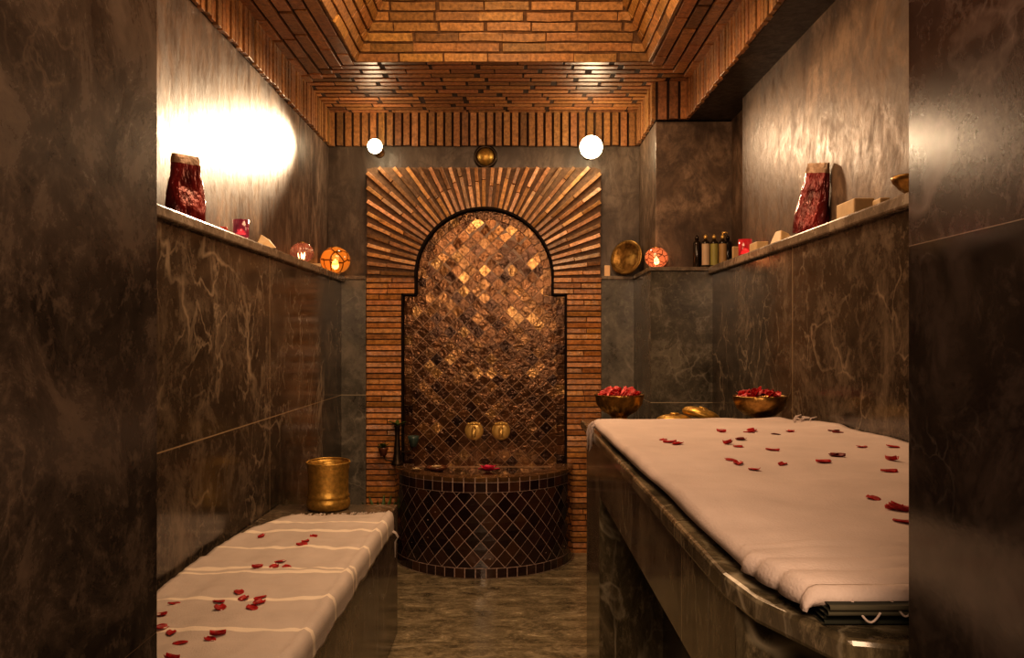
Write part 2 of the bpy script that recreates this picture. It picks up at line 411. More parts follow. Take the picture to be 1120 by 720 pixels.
# cloister vault above the opening
vb = MB(); bk = MB()
inset, z = 0.0, ZF1
ncourse = 26
for k in range(ncourse):
    lean = math.radians(30 + 50 * (k / (ncourse - 1)) ** 1.1)
    hgt = .045
    di, dz = math.sin(lean) * hgt, math.cos(lean) * hgt
    i2, z2 = inset + di, z + dz
    half = (CX1 - CX0) / 2
    if i2 > half: break
    sides = [
        (Vector((CX0, CY1, 0)), Vector((1, 0, 0)), Vector((0, -1, 0)), CX1 - CX0),
        (Vector((CX1, CY1, 0)), Vector((0, -1, 0)), Vector((-1, 0, 0)), CY1 - CY0),
        (Vector((CX1, CY0, 0)), Vector((-1, 0, 0)), Vector((0, 1, 0)), CX1 - CX0),
        (Vector((CX0, CY0, 0)), Vector((0, 1, 0)), Vector((1, 0, 0)), CY1 - CY0)]
    for (o, U, In, ln) in sides:
        p = lambda u, i, zz: o + U * u + In * i + Vector((0, 0, zz))
        bk.face([p(inset, inset, z), p(ln - inset, inset, z), p(ln - i2, i2, z2), p(i2, i2, z2)])
        nrm = (In * math.cos(lean) + Vector((0, 0, -math.sin(lean))))
        bl = .205; u = inset - R.uniform(0, bl); g = .005
        a0 = .07
        while u < ln - inset:
            u0, u1 = max(u, (inset + i2) / 2 + .002), min(u + bl - .01, ln - (inset + i2) / 2 - .002)
            if u1 - u0 > .02:
                f0, f1 = g / hgt, 1 - g / hgt
                q = lambda uu, f: p(uu, inset + di * f, z + dz * f)
                bow = R.uniform(-.004, .004)
                mpt = q((u0 + u1) / 2, f1) + Vector((0, 0, bow)) ; mpt0 = q((u0 + u1) / 2, f0) + Vector((0, 0, bow))
                vb.prism([q(u0, f0), mpt0, q(u1, f0), q(u1, f1), mpt, q(u0, f1)], nrm * R.uniform(.008, .014), bcol(BRY, .22))
            u += bl * R.uniform(.94, 1.04)
    inset, z = i2, z2
bk.face([(CX0 + inset, CY0 + inset, z), (CX1 - inset, CY0 + inset, z), (CX1 - inset, CY1 - inset, z), (CX0 + inset, CY1 - inset, z)])
bk.build('vault_shell', plain('vault_mortar', (.15, .078, .032), .8, amt=.3, nsc=60), ceil)
vb.build('vault_bricks', M_brick, ceil, bevel=.0015)

# friezes of upright bricks
def frieze(name, runs):
    mm = MB(); bb = MB()
    for (a, b, nrm) in runs:
        a = Vector(a); b = Vector(b); nrm = Vector(nrm); d = (b - a); ln = d.length; d.normalize()
        mm.prism([a, b, b + Vector((0, 0, ZF1 - ZF0 + .02)), a + Vector((0, 0, ZF1 - ZF0 + .02))], nrm * .004)
        n = int(ln / .047)
        for k in range(n):
            u0 = k * ln / n + .0065; u1 = (k + 1) * ln / n - .0065
            e = R.uniform(-.004, .004)
            bb.prism([a + d * u0 + Vector((0, 0, e)), a + d * u1 + Vector((0, 0, e)), a + d * u1 + Vector((0, 0, ZF1 - ZF0 + .01)), a + d * u0 + Vector((0, 0, ZF1 - ZF0 + .01))], nrm * R.uniform(.017, .023), bcol((.34, .165, .06), .25))
    o = struct(mm.build(name, M_mortar)); bb.build('upright_bricks', M_brick, o, bevel=.0015)
frieze('trim_3', [((XUL, .9, ZF0), (XUL, YB, ZF0), (1, 0, 0))])
frieze('trim_4', [((.885, .75, ZF0), (.885, 4.10, ZF0), (-1, 0, 0)), ((.72, 4.10, ZF0), (.885, 4.10, ZF0), (0, -1, 0)), ((.72, 4.10, ZF0), (.72, YB, ZF0), (-1, 0, 0))])
frieze('trim_5', [((XUL, YB, ZF0), (.70, YB, ZF0), (0, -1, 0))])

# ------------------------------------------------------------------ arched niche
RA = .380; HW = .455; ZS = 1.438
niche = empty('arched_niche', (NX, 4.65, 0), 'arched niche of diamond-set brown glazed tiles ringed by radiating bricks, behind the round basin', 'niche')
def nb(mb, name, mat, **k):
    o = mb.build(name, mat, niche, **k); o.location = (-NX, -4.65, 0); return o
YF = 4.60       # face of the brick panel's mortar
rb = MB(); mo = MB()
RAYC = (.52, .27, .11)
nray = 41
def rect_hit(a):
    c, s = math.cos(a), math.sin(a)
    t = 9
    if c > 1e-6: t = min(t, (PX1 - NX) / c)
    if c < -1e-6: t = min(t, (PX0 - NX) / c)
    if s > 1e-6: t = min(t, (PZ1 - NZ) / s)
    return t
def pol(r, a, y): return Vector((NX + r * math.cos(a), y, NZ + r * math.sin(a)))
# mortar backing of the panel (arch part as segments)
for k in range(80):
    a0, a1 = PI * k / 80, PI * (k + 1) / 80
    mo.prism([pol(RA, a0, 4.648), pol(rect_hit(a0), a0, 4.648), pol(rect_hit(a1), a1, 4.648), pol(RA, a1, 4.648)], (0, YF - 4.648, 0))
for s, e in ((-1, PX0), (1, PX1)):
    xs = sorted((NX + s * RA, e)); mo.box(xs[0], xs[1], YF, 4.648, ZS, NZ)
    xs = sorted((NX + s * HW, e)); mo.box(xs[0], xs[1], YF, 4.648, 0, ZS)
nb(mo, 'mortar_bed', M_mortar2)
for k in range(nray):
    a = PI * (k + .5) / nray
    rmax = rect_hit(a) - .004
    r = RA + .004
    while r < rmax - .01:
        ln = R.uniform(.11, .2); r1 = min(r + ln, rmax)
        if rmax - r1 < .05: r1 = rmax
        tl = R.uniform(-.0006, .0006)
        w0 = .0095 ; w1 = .0105
        d0 = Vector((math.cos(a), 0, math.sin(a))); t = Vector((-math.sin(a), 0, math.cos(a)))
        p = lambda rr, ww, yy: Vector((NX, yy, NZ)) + d0 * rr + t * ww
        yb = YF + .01; jj = R.uniform(-.002, .002); tw = R.uniform(-.003, .003)
        f = [p(r + .001, -w0 + jj, yb), p(r1 - .002, -w1 + jj, yb), p(r1 - .002, w1 + jj, yb), p(r + .001, w0 + jj, yb)]
        dpt = R.uniform(.032, .04)
        col = bcol(RAYC, .5, .12)
        i = len(rb.v); rb.prism(f, (0, -dpt, 0), col)
        for q in range(4):     # slight twist of the outer face so each piece catches the light on its own
            x, y, zz = rb.v[i + 4 + q]; rb.v[i + 4 + q] = (x, y + (tw if q in (0, 1) else -tw), zz)
        r = r1
# straight courses at both sides below the springing
ph = .0315
zc = NZ - .002
while zc > .02:
    z1 = zc - .004; z0 = zc - ph + .003
    for s, e in ((-1, PX0), (1, PX1)):
        xin = NX + s * ((RA + .005) if z0 > ZS - .01 else (HW + .005))
        a, b = sorted((xin, e))
        cut = b if (b - a) < .23 and R.random() < .75 else a + (b - a) * R.uniform(.35, .65)
        segs = [(a, b)] if cut == b else [(a, cut - .002), (cut + .002, b)]
        for (x0, x1) in segs:
            dp = R.uniform(.012, .024); tw = R.uniform(-.003, .003)
            i = len(rb.v)
            rb.prism([(x0, YF + .01, z0), (x1, YF + .01, z0), (x1, YF + .01, z1), (x0, YF + .01, z1)], (0, -dp - .01, 0), bcol((.50, .235, .075), .25, .06))
            for q in range(4):
                x, y, zz = rb.v[i + 4 + q]; rb.v[i + 4 + q] = (x, y + (tw if q < 2 else -tw), zz)
    zc -= ph
nb(rb, 'brick_surround', M_ray, bevel=.0015)
# zellige field
YT = 4.65
tb = MB(); S = .0545; hd = S / math.sqrt(2)
def tcol(warm=False):
    r = R.random()
    if r < .6: c = (.11, .05, .018)
    elif r < .8: c = (.18, .092, .034)
    elif r < .93: c = (.05, .022, .010)
    else: c = (.28, .16, .06)
    f = R.uniform(.7, 1.3)
    return (c[0] * f, c[1] * f, c[2] * f)
def inside(x, zz, grow=.0):
    if zz < ZS: return abs(x) < HW + grow
    if zz < NZ: return abs(x) < RA + grow
    return math.hypot(x, zz - NZ) < RA + grow
nr = int(2.2 / hd)
for a in range(-20, 21):
    for k in range(nr):
        x = a * hd + 0; zz = .42 + k * hd
        if (a + k) % 2: continue
        if not inside(x, zz, -.022): continue
        g = hd - .0021
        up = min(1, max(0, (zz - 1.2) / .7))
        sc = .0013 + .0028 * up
        c = tcol(); c = tuple(v * (1 + .8 * up) for v in c)  # upper tiles lightened in colour, standing in for brighter reflections there
        tz = [R.uniform(-sc, sc) for _ in range(2)]
        pts = [(NX + x - g, YT - .004 - tz[0], NZ + 0 + zz - NZ), (NX + x, YT - .004 - tz[1], zz - g), (NX + x + g, YT - .004 + tz[0], zz), (NX + x, YT - .004 + tz[1], zz + g)]
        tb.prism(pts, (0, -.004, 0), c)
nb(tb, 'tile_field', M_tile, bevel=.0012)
gb = MB()
gb.box(NX - HW - .004, NX + HW + .004, YT - .0065, YT - .001, .35, ZS)
for k in range(48):
    a0, a1 = PI * k / 48, PI * (k + 1) / 48
    gb.prism([(NX, YT - .001, NZ), pol(RA + .004, a0, YT - .001), pol(RA + .004, a1, YT - .001)], (0, -.0055, 0))
gb.box(NX - RA - .004, NX + RA + .004, YT - .0065, YT - .001, ZS, NZ)
gb.box(NX - HW, NX + HW, 4.575, 4.648, .42, .474)
nb(gb, 'grout_bed', M_grout)
# border tiles along the edge of the niche
eb = MB(); BW = .05
def etile(pts, off): eb.prism(pts, off, tcol())
n = 22
for k in range(n):
    a0, a1 = PI * k / n + .006, PI * (k + 1) / n - .006
    etile([pol(RA - BW, a0, YT), pol(RA - .004, a0, YT), pol(RA - .004, a1, YT), pol(RA - BW, a1, YT)], (0, R.uniform(-.013, -.016), 0))
for s in (-1, 1):
    for hw, z0, z1 in ((RA, ZS - .05, NZ), (HW, .48, ZS)):
        nn = round((z1 - z0) / .055)
        for k in range(nn):
            a, b = z0 + (z1 - z0) * k / nn + .002, z0 + (z1 - z0) * (k + 1) / nn - .002
            x0, x1 = sorted((NX + s * (hw - .003), NX + s * (hw - BW)))
            y = R.uniform(-.0015, .0015)
            etile([(x0, YT + y, a), (x1, YT - y, a), (x1, YT - y, b), (x0, YT + y, b)], (0, -.014, 0))
    for k in range(1):
        x0, x1 = sorted((NX + s * (HW - BW), NX + s * (RA - BW)))
        etile([(x0, YT, ZS - .045), (x1, YT, ZS - .045), (x1, YT, ZS - .004), (x0, YT, ZS - .004)], (0, -.0155, 0))
nb(eb, 'tile_border', M_tile, bevel=.0012)
# dark reveal (soldier edge) round the arch
dr = MB()
for k in range(60):
    a0, a1 = PI * k / 60, PI * (k + 1) / 60
    dr.prism([pol(RA - .004, a0, YT), pol(RA + .008, a0, YT), pol(RA + .008, a1, YT), pol(RA - .004, a1, YT)], (0, -.088, 0))
for s in (-1, 1):
    x0, x1 = sorted((NX + s * (RA - .004), NX + s * (RA + .008))); dr.box(x0, x1, YT - .075, YT, ZS, NZ)
    x0, x1 = sorted((NX + s * (HW - .004), NX + s * (HW + .006))); dr.box(x0, x1, YT - .075, YT, .4, ZS + .006)
    x0, x1 = sorted((NX + s * RA, NX + s * (HW + .006))); dr.box(x0, x1, YT - .075, YT, ZS - .004, ZS + .006)
nb(dr, 'dark_reveal', plain('dark_brown_edge', (.012, .006, .004), .75, spec=.2))

# ------------------------------------------------------------------ half round basin
TR = .49; TYC = 4.57; TZ = .50
basin = empty('fountain_basin', (NX, TYC, 0), 'half-round basin clad in dark brown diamond tiles with pale grout, under the arched niche', 'basin')
def bb_(mb, name, mat, **k):
    o = mb.build(name, mat, basin, **k); o.location = (-NX, -TYC, 0); return o
def cyl(th, r, zz): return Vector((NX + r * math.sin(th), TYC - r * math.cos(th), zz))
core = MB()
nth = 64; half = PI / 2
def ring_wall(mb, r_out, r_in, z0, z1):
    for k in range(nth):
        t0, t1 = -half + PI * k / nth, -half + PI * (k + 1) / nth
        mb.prism([cyl(t0, r_in, z0), cyl(t0, r_out, z0), cyl(t1, r_out, z0), cyl(t1, r_in, z0)], (0, 0, z1 - z0))
ring_wall(core, TR - .0008, TR - .10, 0, TZ - .004)
bb_(core, 'basin_wall', M_grout2)
tt = MB()
def clip(poly, ax, lim, keep_less):
    out = []
    for i in range(len(poly)):
        a, b = poly[i], poly[(i + 1) % len(poly)]
        ia = (a[ax] <= lim) == keep_less; ib = (b[ax] <= lim) == keep_less
        if ia: out.append(a)
        if ia != ib:
            t = (lim - a[ax]) / (b[ax] - a[ax]); out.append((a[0] + (b[0] - a[0]) * t, a[1] + (b[1] - a[1]) * t))
    return out
def dcol():
    r = R.random(); c = (.030, .013, .010) if r < .75 else (.055, .024, .012)
    f = R.uniform(.5, 1.4); return (c[0] * f, c[1] * f, c[2] * f)
hx, hz = .0405, .0445
zlo, zhi = .052, .425
for a in range(-24, 25):
    for k in range(-1, 12):
        if (a + k) % 2: continue
        s0, zz = a * hx, zlo + k * hz
        g = .0024
        poly = [(s0 - hx + g, zz), (s0, zz - hz + g), (s0 + hx - g, zz), (s0, zz + hz - g)]
        for lim, less in ((zhi, True), (zlo, False)):
            if poly: poly = clip(poly, 1, lim, less)
        lim = half * TR
        for L_, less in ((lim, True), (-lim, False)):
            if poly: poly = clip(poly, 0, L_, less)
        if len(poly) < 3: continue
        c = dcol(); dl = R.uniform(-.001, .001)
        outer = [cyl(p[0] / TR, TR + .001 + dl * (1 if p[0] > s0 else -1), p[1]) for p in poly]
        inner = [cyl(p[0] / TR, TR - .006, p[1]) for p in poly]
        nmid = (sum(outer, Vector()) - sum(inner, Vector())) / len(poly)
        tt.prism(inner, nmid, c)
def band(z0, z1, n, colf, r=TR):
    for k in range(n):
        t0 = -half + PI * k / n + .0055; t1 = -half + PI * (k + 1) / n - .0055
        c = colf(); tm = (t0 + t1) / 2
        inner = [cyl(t0, r - .006, z0), cyl(tm, r - .006, z0), cyl(t1, r - .006, z0), cyl(t1, r - .006, z1), cyl(tm, r - .006, z1), cyl(t0, r - .006, z1)]
        outer = [cyl(t0, r + .002, z0), cyl(tm, r + .002, z0), cyl(t1, r + .002, z0), cyl(t1, r + .002, z1), cyl(tm, r + .002, z1), cyl(t0, r + .002, z1)]
        i = len(tt.v); tt.v += [tuple(p) for p in inner + outer]
        tt.f.append(tuple(i + 6 + q for q in range(6))); tt.c.append(c)
        for q in range(6):
            q2 = (q + 1) % 6; tt.f.append((i + q, i + q2, i + 6 + q2, i + 6 + q)); tt.c.append(c)
band(.003, .048, 29, dcol)
band(.429, .474, 27, dcol)
bb_(tt, 'diamond_tiles', M_tub, bevel=.001)
tt = MB()
def rcol():
    f = R.uniform(.8, 1.25); return (.20 * f, .115 * f, .05 * f)
band(.478, .4995, 27, rcol)
for (ra, rb_) in ((TR - .047, TR + .001), (TR - .097, TR - .051)):
    nn = 27 if ra > TR - .06 else 24
    for k in range(nn):
        t0 = -half + PI * k / nn + .004; t1 = -half + PI * (k + 1) / nn - .004; tm = (t0 + t1) / 2
        tt.prism([cyl(t0, ra, TZ - .006), cyl(tm, ra, TZ - .006), cyl(t1, ra, TZ - .006), cyl(t1, rb_, TZ - .006), cyl(tm, rb_, TZ - .006), cyl(t0, rb_, TZ - .006)], (0, 0, .006 + R.uniform(-.0006, .0006)), rcol())
bb_(tt, 'rim_tiles', M_tile, bevel=.001)
wt = MB()
for k in range(nth):
    t0, t1 = -half + PI * k / nth, -half + PI * (k + 1) / nth
    wt.prism([(NX, TYC, .40), tuple(cyl(t0, TR - .1, .40)), tuple(cyl(t1, TR - .1, .40))], (0, 0, .076))
bb_(wt, 'water', M_water)
# pale joint where the basin meets the floor
jo = MB(); ring_wall(jo, TR + .012, TR - .02, 0, .003); bb_(jo, 'floor_joint', M_ledge)

# taps
def tap(x, label):
    t = empty('wall_tap', (x, YT - .008, 0.672), label, 'tap', 'pair of brass taps in the niche')
    m = MB(); lathe(m, [(0, .012), (.03, .012), (.047, .009), (.052, .004), (.053, 0), (0, 0)], 32)
    o = m.build('backplate', M_brassp, t, smooth=True); o.rotation_euler = (PI / 2, 0, 0)
    m = MB(); tube(m, [(0, -.008, .012), (0, -.03, .014), (0, -.05, .01), (0, -.06, -.005), (0, -.062, -.03)], .012, 12)
    m.build('spout', M_brassp, t, smooth=True)
    m = MB(); tube(m, [(0, -.02, .012), (0, -.03, .038)], .008, 10); tube(m, [(-.028, -.03, .042), (.028, -.03, .042)], .006, 8)
    sphere(m, (-.03, -.03, .042), .008); sphere(m, (.03, -.03, .042), .008); sphere(m, (0, -.03, .044), .011)
    m.build('handle', M_brassp, t, smooth=True)
tap(-.214, 'brass tap on round backplate in the tiled niche, left one of the pair')
tap(-.062, 'brass tap on round backplate in the tiled niche, right one of the pair')

# brass dome on the wall above the arch
t = empty('wall_medallion', (-.150, YB + .015, 2.222), 'round brass dome in a dark ring fixed above the brick arch', 'medallion')
m = MB(); lathe(m, [(.050, .0), (.050, .018), (.056, .022), (.064, .02), (.068, .012), (.068, 0)], 36)
m.build('ring', M_darkmetal, t, smooth=True).rotation_euler = (PI / 2, 0, 0)
m = MB(); lathe(m, [(.052, 0), (.05, .012), (.042, .025), (.028, .036), (.012, .042), (0, .043)], 32)
m.build('dome', M_brass, t, smooth=True).rotation_euler = (PI / 2, 0, 0)

# wall lamps
def lamp(x, y, z, r, label):
    t = empty('wall_lamp', (x, y, z), label, 'lamp', None)
    m = MB(); lathe(m, [(0, 0), (.028, 0), (.028, .012), (.012, .02), (.012, YB - y - .005), (0, YB - y - .005)], 20)
    o = m.build('bracket', M_lampm, t, smooth=False); o.location = (0, YB + .015 - y, 0); o.rotation_euler = (PI / 2, 0, 0)
    m = MB(); lathe(m, [(.012, 0), (r * .75, .01), (r * .9, .03), (r * .86, .032), (.01, .012)], 24)
    o = m.build('socket', M_lampm, t, smooth=True); o.location = (0, r * .95, 0); o.rotation_euler = (PI / 2, 0, 0)
    m = MB(); sphere(m, (0, 0, 0), r); m.build('bulb', M_bulb, t, smooth=True)
lamp(-.75, 4.5, 2.245, .040, 'small glowing wall lamp at the left above the brick arch')
lamp(.43, 4.47, 2.233, .062, 'large glowing wall lamp at the right above the brick arch')

# ------------------------------------------------------------------ things standing on the basin
def leaf(mb, base, direction, ln, w, bend=.3):
    base = Vector(base); d = Vector(direction).normalized(); s = d.cross(Vector((0, 0, 1)))
    if s.length < .1: s = Vector((1, 0, 0))
    s.normalize(); n = s.cross(d)
    def fn(u, v):
        ww = w * math.sin(PI * min(.98, v * .9 + .07)); x = (u - .5) * 2
        return base + d * (ln * v) + s * (x * ww) + n * (abs(x) * w * .3 - bend * ln * v * v)
    grid(mb, 2, 6, fn)
st = empty('branched_holder', (-.63, 4.52, TZ), 'tall dark branched stand with leafy tops on the left end of the basin rim', 'plant stand')
m = MB(); lathe(m, [(0, 0), (.034, 0), (.034, .008), (.024, .02), (.020, .06), (.015, .12), (.012, .16), (.015, .205), (.022, .215), (0, .215)], 16)
m.build('stem', M_darkmetal, st, smooth=True)
m = MB(); tube(m, [(0, 0, .03), (-.03, 0, .02), (-.06, 0, .025), (-.075, 0, .05)], .005); tube(m, [(0, 0, .08), (.03, -.01, .07), (.07, -.01, .075), (.085, -.01, .10)], .005)
m.build('arm', M_darkmetal, st, smooth=True)
m = MB(); lathe(m, [(0, 0), (.016, 0), (.026, .035), (.028, .045), (.024, .045), (0, .02)], 14); o = m.build('cup', M_glasspot, st, smooth=True); o.location = (-.078, 0, .05)
m = MB(); lathe(m, [(0, 0), (.018, 0), (.030, .04), (.032, .06), (.026, .06), (0, .03)], 14); o = m.build('cup', M_tealcup, st, smooth=True); o.location = (.09, -.01, .10)
m = MB()
for c, n_, s in (((-.002, 0, .21), 9, .055), ((-.078, 0, .09), 7, .045)):
    for k in range(n_):
        a = 2 * PI * k / n_ + R.uniform(-.3, .3); leaf(m, c, (math.cos(a), math.sin(a), R.uniform(.4, 1.3)), s * R.uniform(.7, 1.2), .011)
m.build('foliage', M_leaf, st, smooth=True)

fp = empty('floor_plant', (-.70, 4.40, 0), 'green leafy plant on the floor between low bench and basin', 'plant')
m = MB(); lathe(m, [(0, 0), (.05, 0), (.065, .11), (.07, .12), (.06, .12), (.0, .10)], 20); m.build('pot', M_glasspot, fp, smooth=True)
m = MB()
for k in range(16):
    a = 2 * PI * k / 16; leaf(m, (0, 0, .10), (math.cos(a) * .5, math.sin(a) * .5, 1.6), R.uniform(.16, .27), .018, .15)
m.build('foliage', M_leaf, fp, smooth=True)

def rose(mb, c, r, n=14):
    for k in range(n):
        a = k * 2.4; t = k / n; el = .25 + (1 - t) * 1.2
        d = Vector((math.cos(a), math.sin(a), el)).normalized()
        leaf(mb, Vector(c) + Vector((math.cos(a), math.sin(a), 0)) * r * .15 * t, d, r * (.55 + .5 * t), r * .38, .1)
def flower(name, loc, r, mat, label):
    m = MB(); rose(m, (0, 0, 0), r); o = m.build(name, mat, None, loc, smooth=True); return tag(o, label, 'flower')
flower('floating_flower', (-.128, 4.43, .478), .058, M_flowerp, 'pink red flower floating on the basin water below the taps')
d = empty('flower_dish', (-.405, 4.42, .478), 'low brown dish holding cream petals, floating at the left of the basin', 'dish')
m = MB(); lathe(m, [(0, 0), (.03, 0), (.055, .018), (.062, .028), (.056, .026), (.03, .008), (0, .006)], 28); m.build('bowl', M_glasspot, d, smooth=True)
m = MB(); rose(m, (0, 0, .014), .035); m.build('petals', M_flowerw, d, smooth=True)
flower('cream_flower', (-.50, 4.30, TZ + .002), .026, M_flowerw, 'small cream flower lying on the basin rim beside the low dish')

# ------------------------------------------------------------------ rose petals
PET = []
for q in range(4):
    m = MB(); ww = [.8, 1.0, .65, .9][q]; cup = [.35, .5, .9, .2][q]
    def fn(u, v, ww=ww, cup=cup, q=q):
        x = (u - .5) * 2; t = v
        w = math.sin(PI * (.08 + .84 * t)) ** .7 * ww * (.7 + .4 * t)
        return (x * w * .014, (t - .5) * .030, .0015 + (x * x * cup + (t - .5) ** 2 * cup * 1.4) * .008 + .0008 * math.sin(5 * t + q) * x)
    grid(m, 6, 6, fn)
    i = len(m.v)
    me = m.build('tmp', M_petal, smooth=True); PET.append(me.data); bpy.data.objects.remove(me)
    so = None
PETM = {}
def petal(loc, s, kind='red', rz=None, tilt=0, label=None, group=None, name='rose_petal'):
    q = R.randrange(4); key = (q, kind)
    if key not in PETM:
        me = PET[q].copy(); me.materials.clear(); me.materials.append({'red': M_petal, 'dark': M_petald, 'pink': M_petalp}[kind]); PETM[key] = me
    o = bpy.data.objects.new(name, PETM[key]); C.objects.link(o)
    o.location = loc; o.scale = (s, s, s); o.rotation_euler = (R.uniform(-tilt, tilt), R.uniform(-tilt, tilt), R.uniform(0, 6.28) if rz is None else rz)
    md = o.modifiers.new('thickness', 'SOLIDIFY'); md.thickness = .0008
    return tag(o, label, 'petal', group)
ORD = ['first', 'second', 'third', 'fourth', 'fifth', 'sixth', 'seventh', 'eighth', 'ninth', 'tenth', 'eleventh', 'twelfth', 'thirteenth', 'fourteenth', 'fifteenth', 'sixteenth', 'seventeenth', 'eighteenth', 'nineteenth', 'twentieth', 'twenty-first', 'twenty-second', 'twenty-third', 'twenty-fourth', 'twenty-fifth', 'twenty-sixth']
petal((-.33, 4.28, .479), 1.0, 'red', label='lone red petal floating near the front of the basin', group=None)

# ------------------------------------------------------------------ low bench at the left
BZ = .52; BX = -.462
bench = tag(vbox(XL + .004, BX, .86, 3.32, 0, BZ).build('stone_bench', M_bench, bevel=.004), 'low marble-clad bench built along the left wall under a striped towel', 'bench')
tw = empty('bench_towel', (-.7, 2.0, BZ), 'cream towel with white stripes spread over the low left bench', 'towel')
def nz(x, y, z=0): return noise.noise(Vector((x, y, z)))
def cl_bench(u, v):
    y = .95 + v * 2.12
    edge = BX + .012 + .006 * nz(y * 3, 1)
    wid = .475 - .10 * max(0, (v - .8) / .2) ** 2 - .01 * nz(y * 4, 7)
    x0 = edge - wid
    y += .018 * nz(u * 4, 3) * (v > .97) + .05 * (u - .5) * v
    top = .84
    h = .010 + .007 * nz(u * 5, y * 6, 2) + .005 * nz(u * 14, y * 17, 4) + .004 * nz(u * 3, y * 30)
    h = max(h, .004)
    if u < top:
        x = x0 + (edge - .012 - x0) * (u / top); z = BZ + h
    else:
        t = (u - top) / (1 - top); a = min(t / .3, 1) * PI / 2
        x = edge - .012 + .016 * math.sin(a) + .005 * nz(9, y * 14) * t
        z = BZ + h * (1 - min(t * 3, 1)) + .010 * math.cos(a) - .002 - max(0, t - .2) * (.062 + .014 * nz(3, y * 9))
    return (x, y, z)
m = MB(); grid(m, 44, 150, cl_bench)
BVL = BVHTree.FromPolygons(m.v, m.f)
o = m.build('cloth', M_clothL, tw, smooth=True); o.location = (.7, -2.0, -BZ); sd = o.modifiers.new('t', 'SOLIDIFY'); sd.thickness = .004; sd.offset = 1
m = MB()
for k in range(44):
    u = .02 + .8 * k / 43; p = Vector(cl_bench(u, 1.0)); q = []
    a = R.uniform(-.6, .6)
    for j in range(6): q.append((p.x + .05 * j / 5 * math.sin(a) * .6 + R.uniform(-.003, .003), p.y - .004 + .05 * j / 5, BZ + .006 + .004 * R.random()))
    tube(m, q, .0022, 5)
o = m.build('fringe', M_clothL, tw, smooth=True); o.location = (.7, -2.0, -BZ)
m = MB()
for k in range(5):
    p = Vector(cl_bench(.97, .985 - k * .004)); tube(m, [p, p + Vector((.012, .02, -.012)), p + Vector((.02, .03, -.03)), p + Vector((.01, .03, -.045)), p + Vector((.012, .02, -.06 - .01 * k))], .002, 5)
o = m.build('fringe', M_clothL, tw, smooth=True); o.location = (.7, -2.0, -BZ)

lp = [(286, 585), (330, 595), (334, 592), (343, 585), (281, 619), (300, 617), (307, 611), (314, 617), (261, 645), (267, 651), (239, 657), (241, 663), (285, 651), (283, 658), (275, 662), (190, 657), (175, 668), (187, 688), (176, 683), (197, 700), (230, 696), (238, 692), (188, 717)]
pts = [atZ(px, py, BZ + .022) for px, py in lp]; pts.sort(key=lambda p: -p.y)
for k, p in enumerate(pts):
    petal((p.x, p.y, drop(BVL, p.x, p.y, .0022)), R.uniform(.95, 1.25), 'red', tilt=.14, label='curled red rose petal on the striped bench towel, %s from its far end' % ORD[k], group='rose petals on the striped bench towel')

pot = empty('brass_bucket', (-.722, 3.235, BZ), 'tall hammered brass bucket at the far end of the low bench', 'bucket')
m = MB(); lathe(m, [(0, 0), (.070, 0), (.078, .004), (.084, .014), (.085, .030), (.082, .040), (.079, .045), (.082, .050), (.083, .054), (.079, .060), (.078, .08), (.078, .11), (.079, .14), (.080, .158), (.083, .164), (.081, .170), (.084, .178), (.087, .184), (.084, .186), (.079, .180), (.075, .17), (.074, .1), (.074, .02), (0, .015)], 48)
m.build('body', M_brass, pot, smooth=True)
m = MB()
tube(m, [(.082 * math.cos(a), .082 * math.sin(a), .185 + .004 * math.sin(a * 1.0)) for a in [i * PI / 14 for i in range(15)]], .003, 6)
m.build('handle', M_brass, pot, smooth=True)

# ------------------------------------------------------------------ massage slab at the right
TT = .89
tbl = empty('massage_slab', (.62, 1.9, 0), 'high marble massage table on solid end panels along the right wall', 'massage table')
def tb_(m, n_, mat, **k):
    o = m.build(n_, mat, tbl, **k); o.location = (-.62, -1.9, 0); return o
m = MB(); m.prism([(.252, 3.02, TT - .030), (.262, 1.03, TT - .030), (.275, .93, TT - .030), (.325, .80, TT - .030), (.60, .72, TT - .030), (XR, .72, TT - .030), (XR, 3.02, TT - .030)], (0, 0, .030))
o = tb_(m, 'table_top', M_table, bevel=.006)
m = MB(); m.box(.272, .60, 2.56, 3.0, 0, TT - .030); tb_(m, 'end_panel', M_table, bevel=.003)
m = MB(); m.prism([(.272, 1.0, 0), (.272, 1.14, 0), (.60, 1.14, 0), (XR, 1.14, 0), (XR, .90, 0), (.42, .90, 0)], (0, 0, TT - .030)); tb_(m, 'end_panel', M_table, bevel=.003)
m = MB(); m.box(.272, .32, 1.14, 2.56, .695, TT - .030); tb_(m, 'apron', M_table, bevel=.003)
m = MB(); m.box(.47, XR, 1.14, 3.0, 0, TT - .030); tb_(m, 'recessed_panel', M_recess)

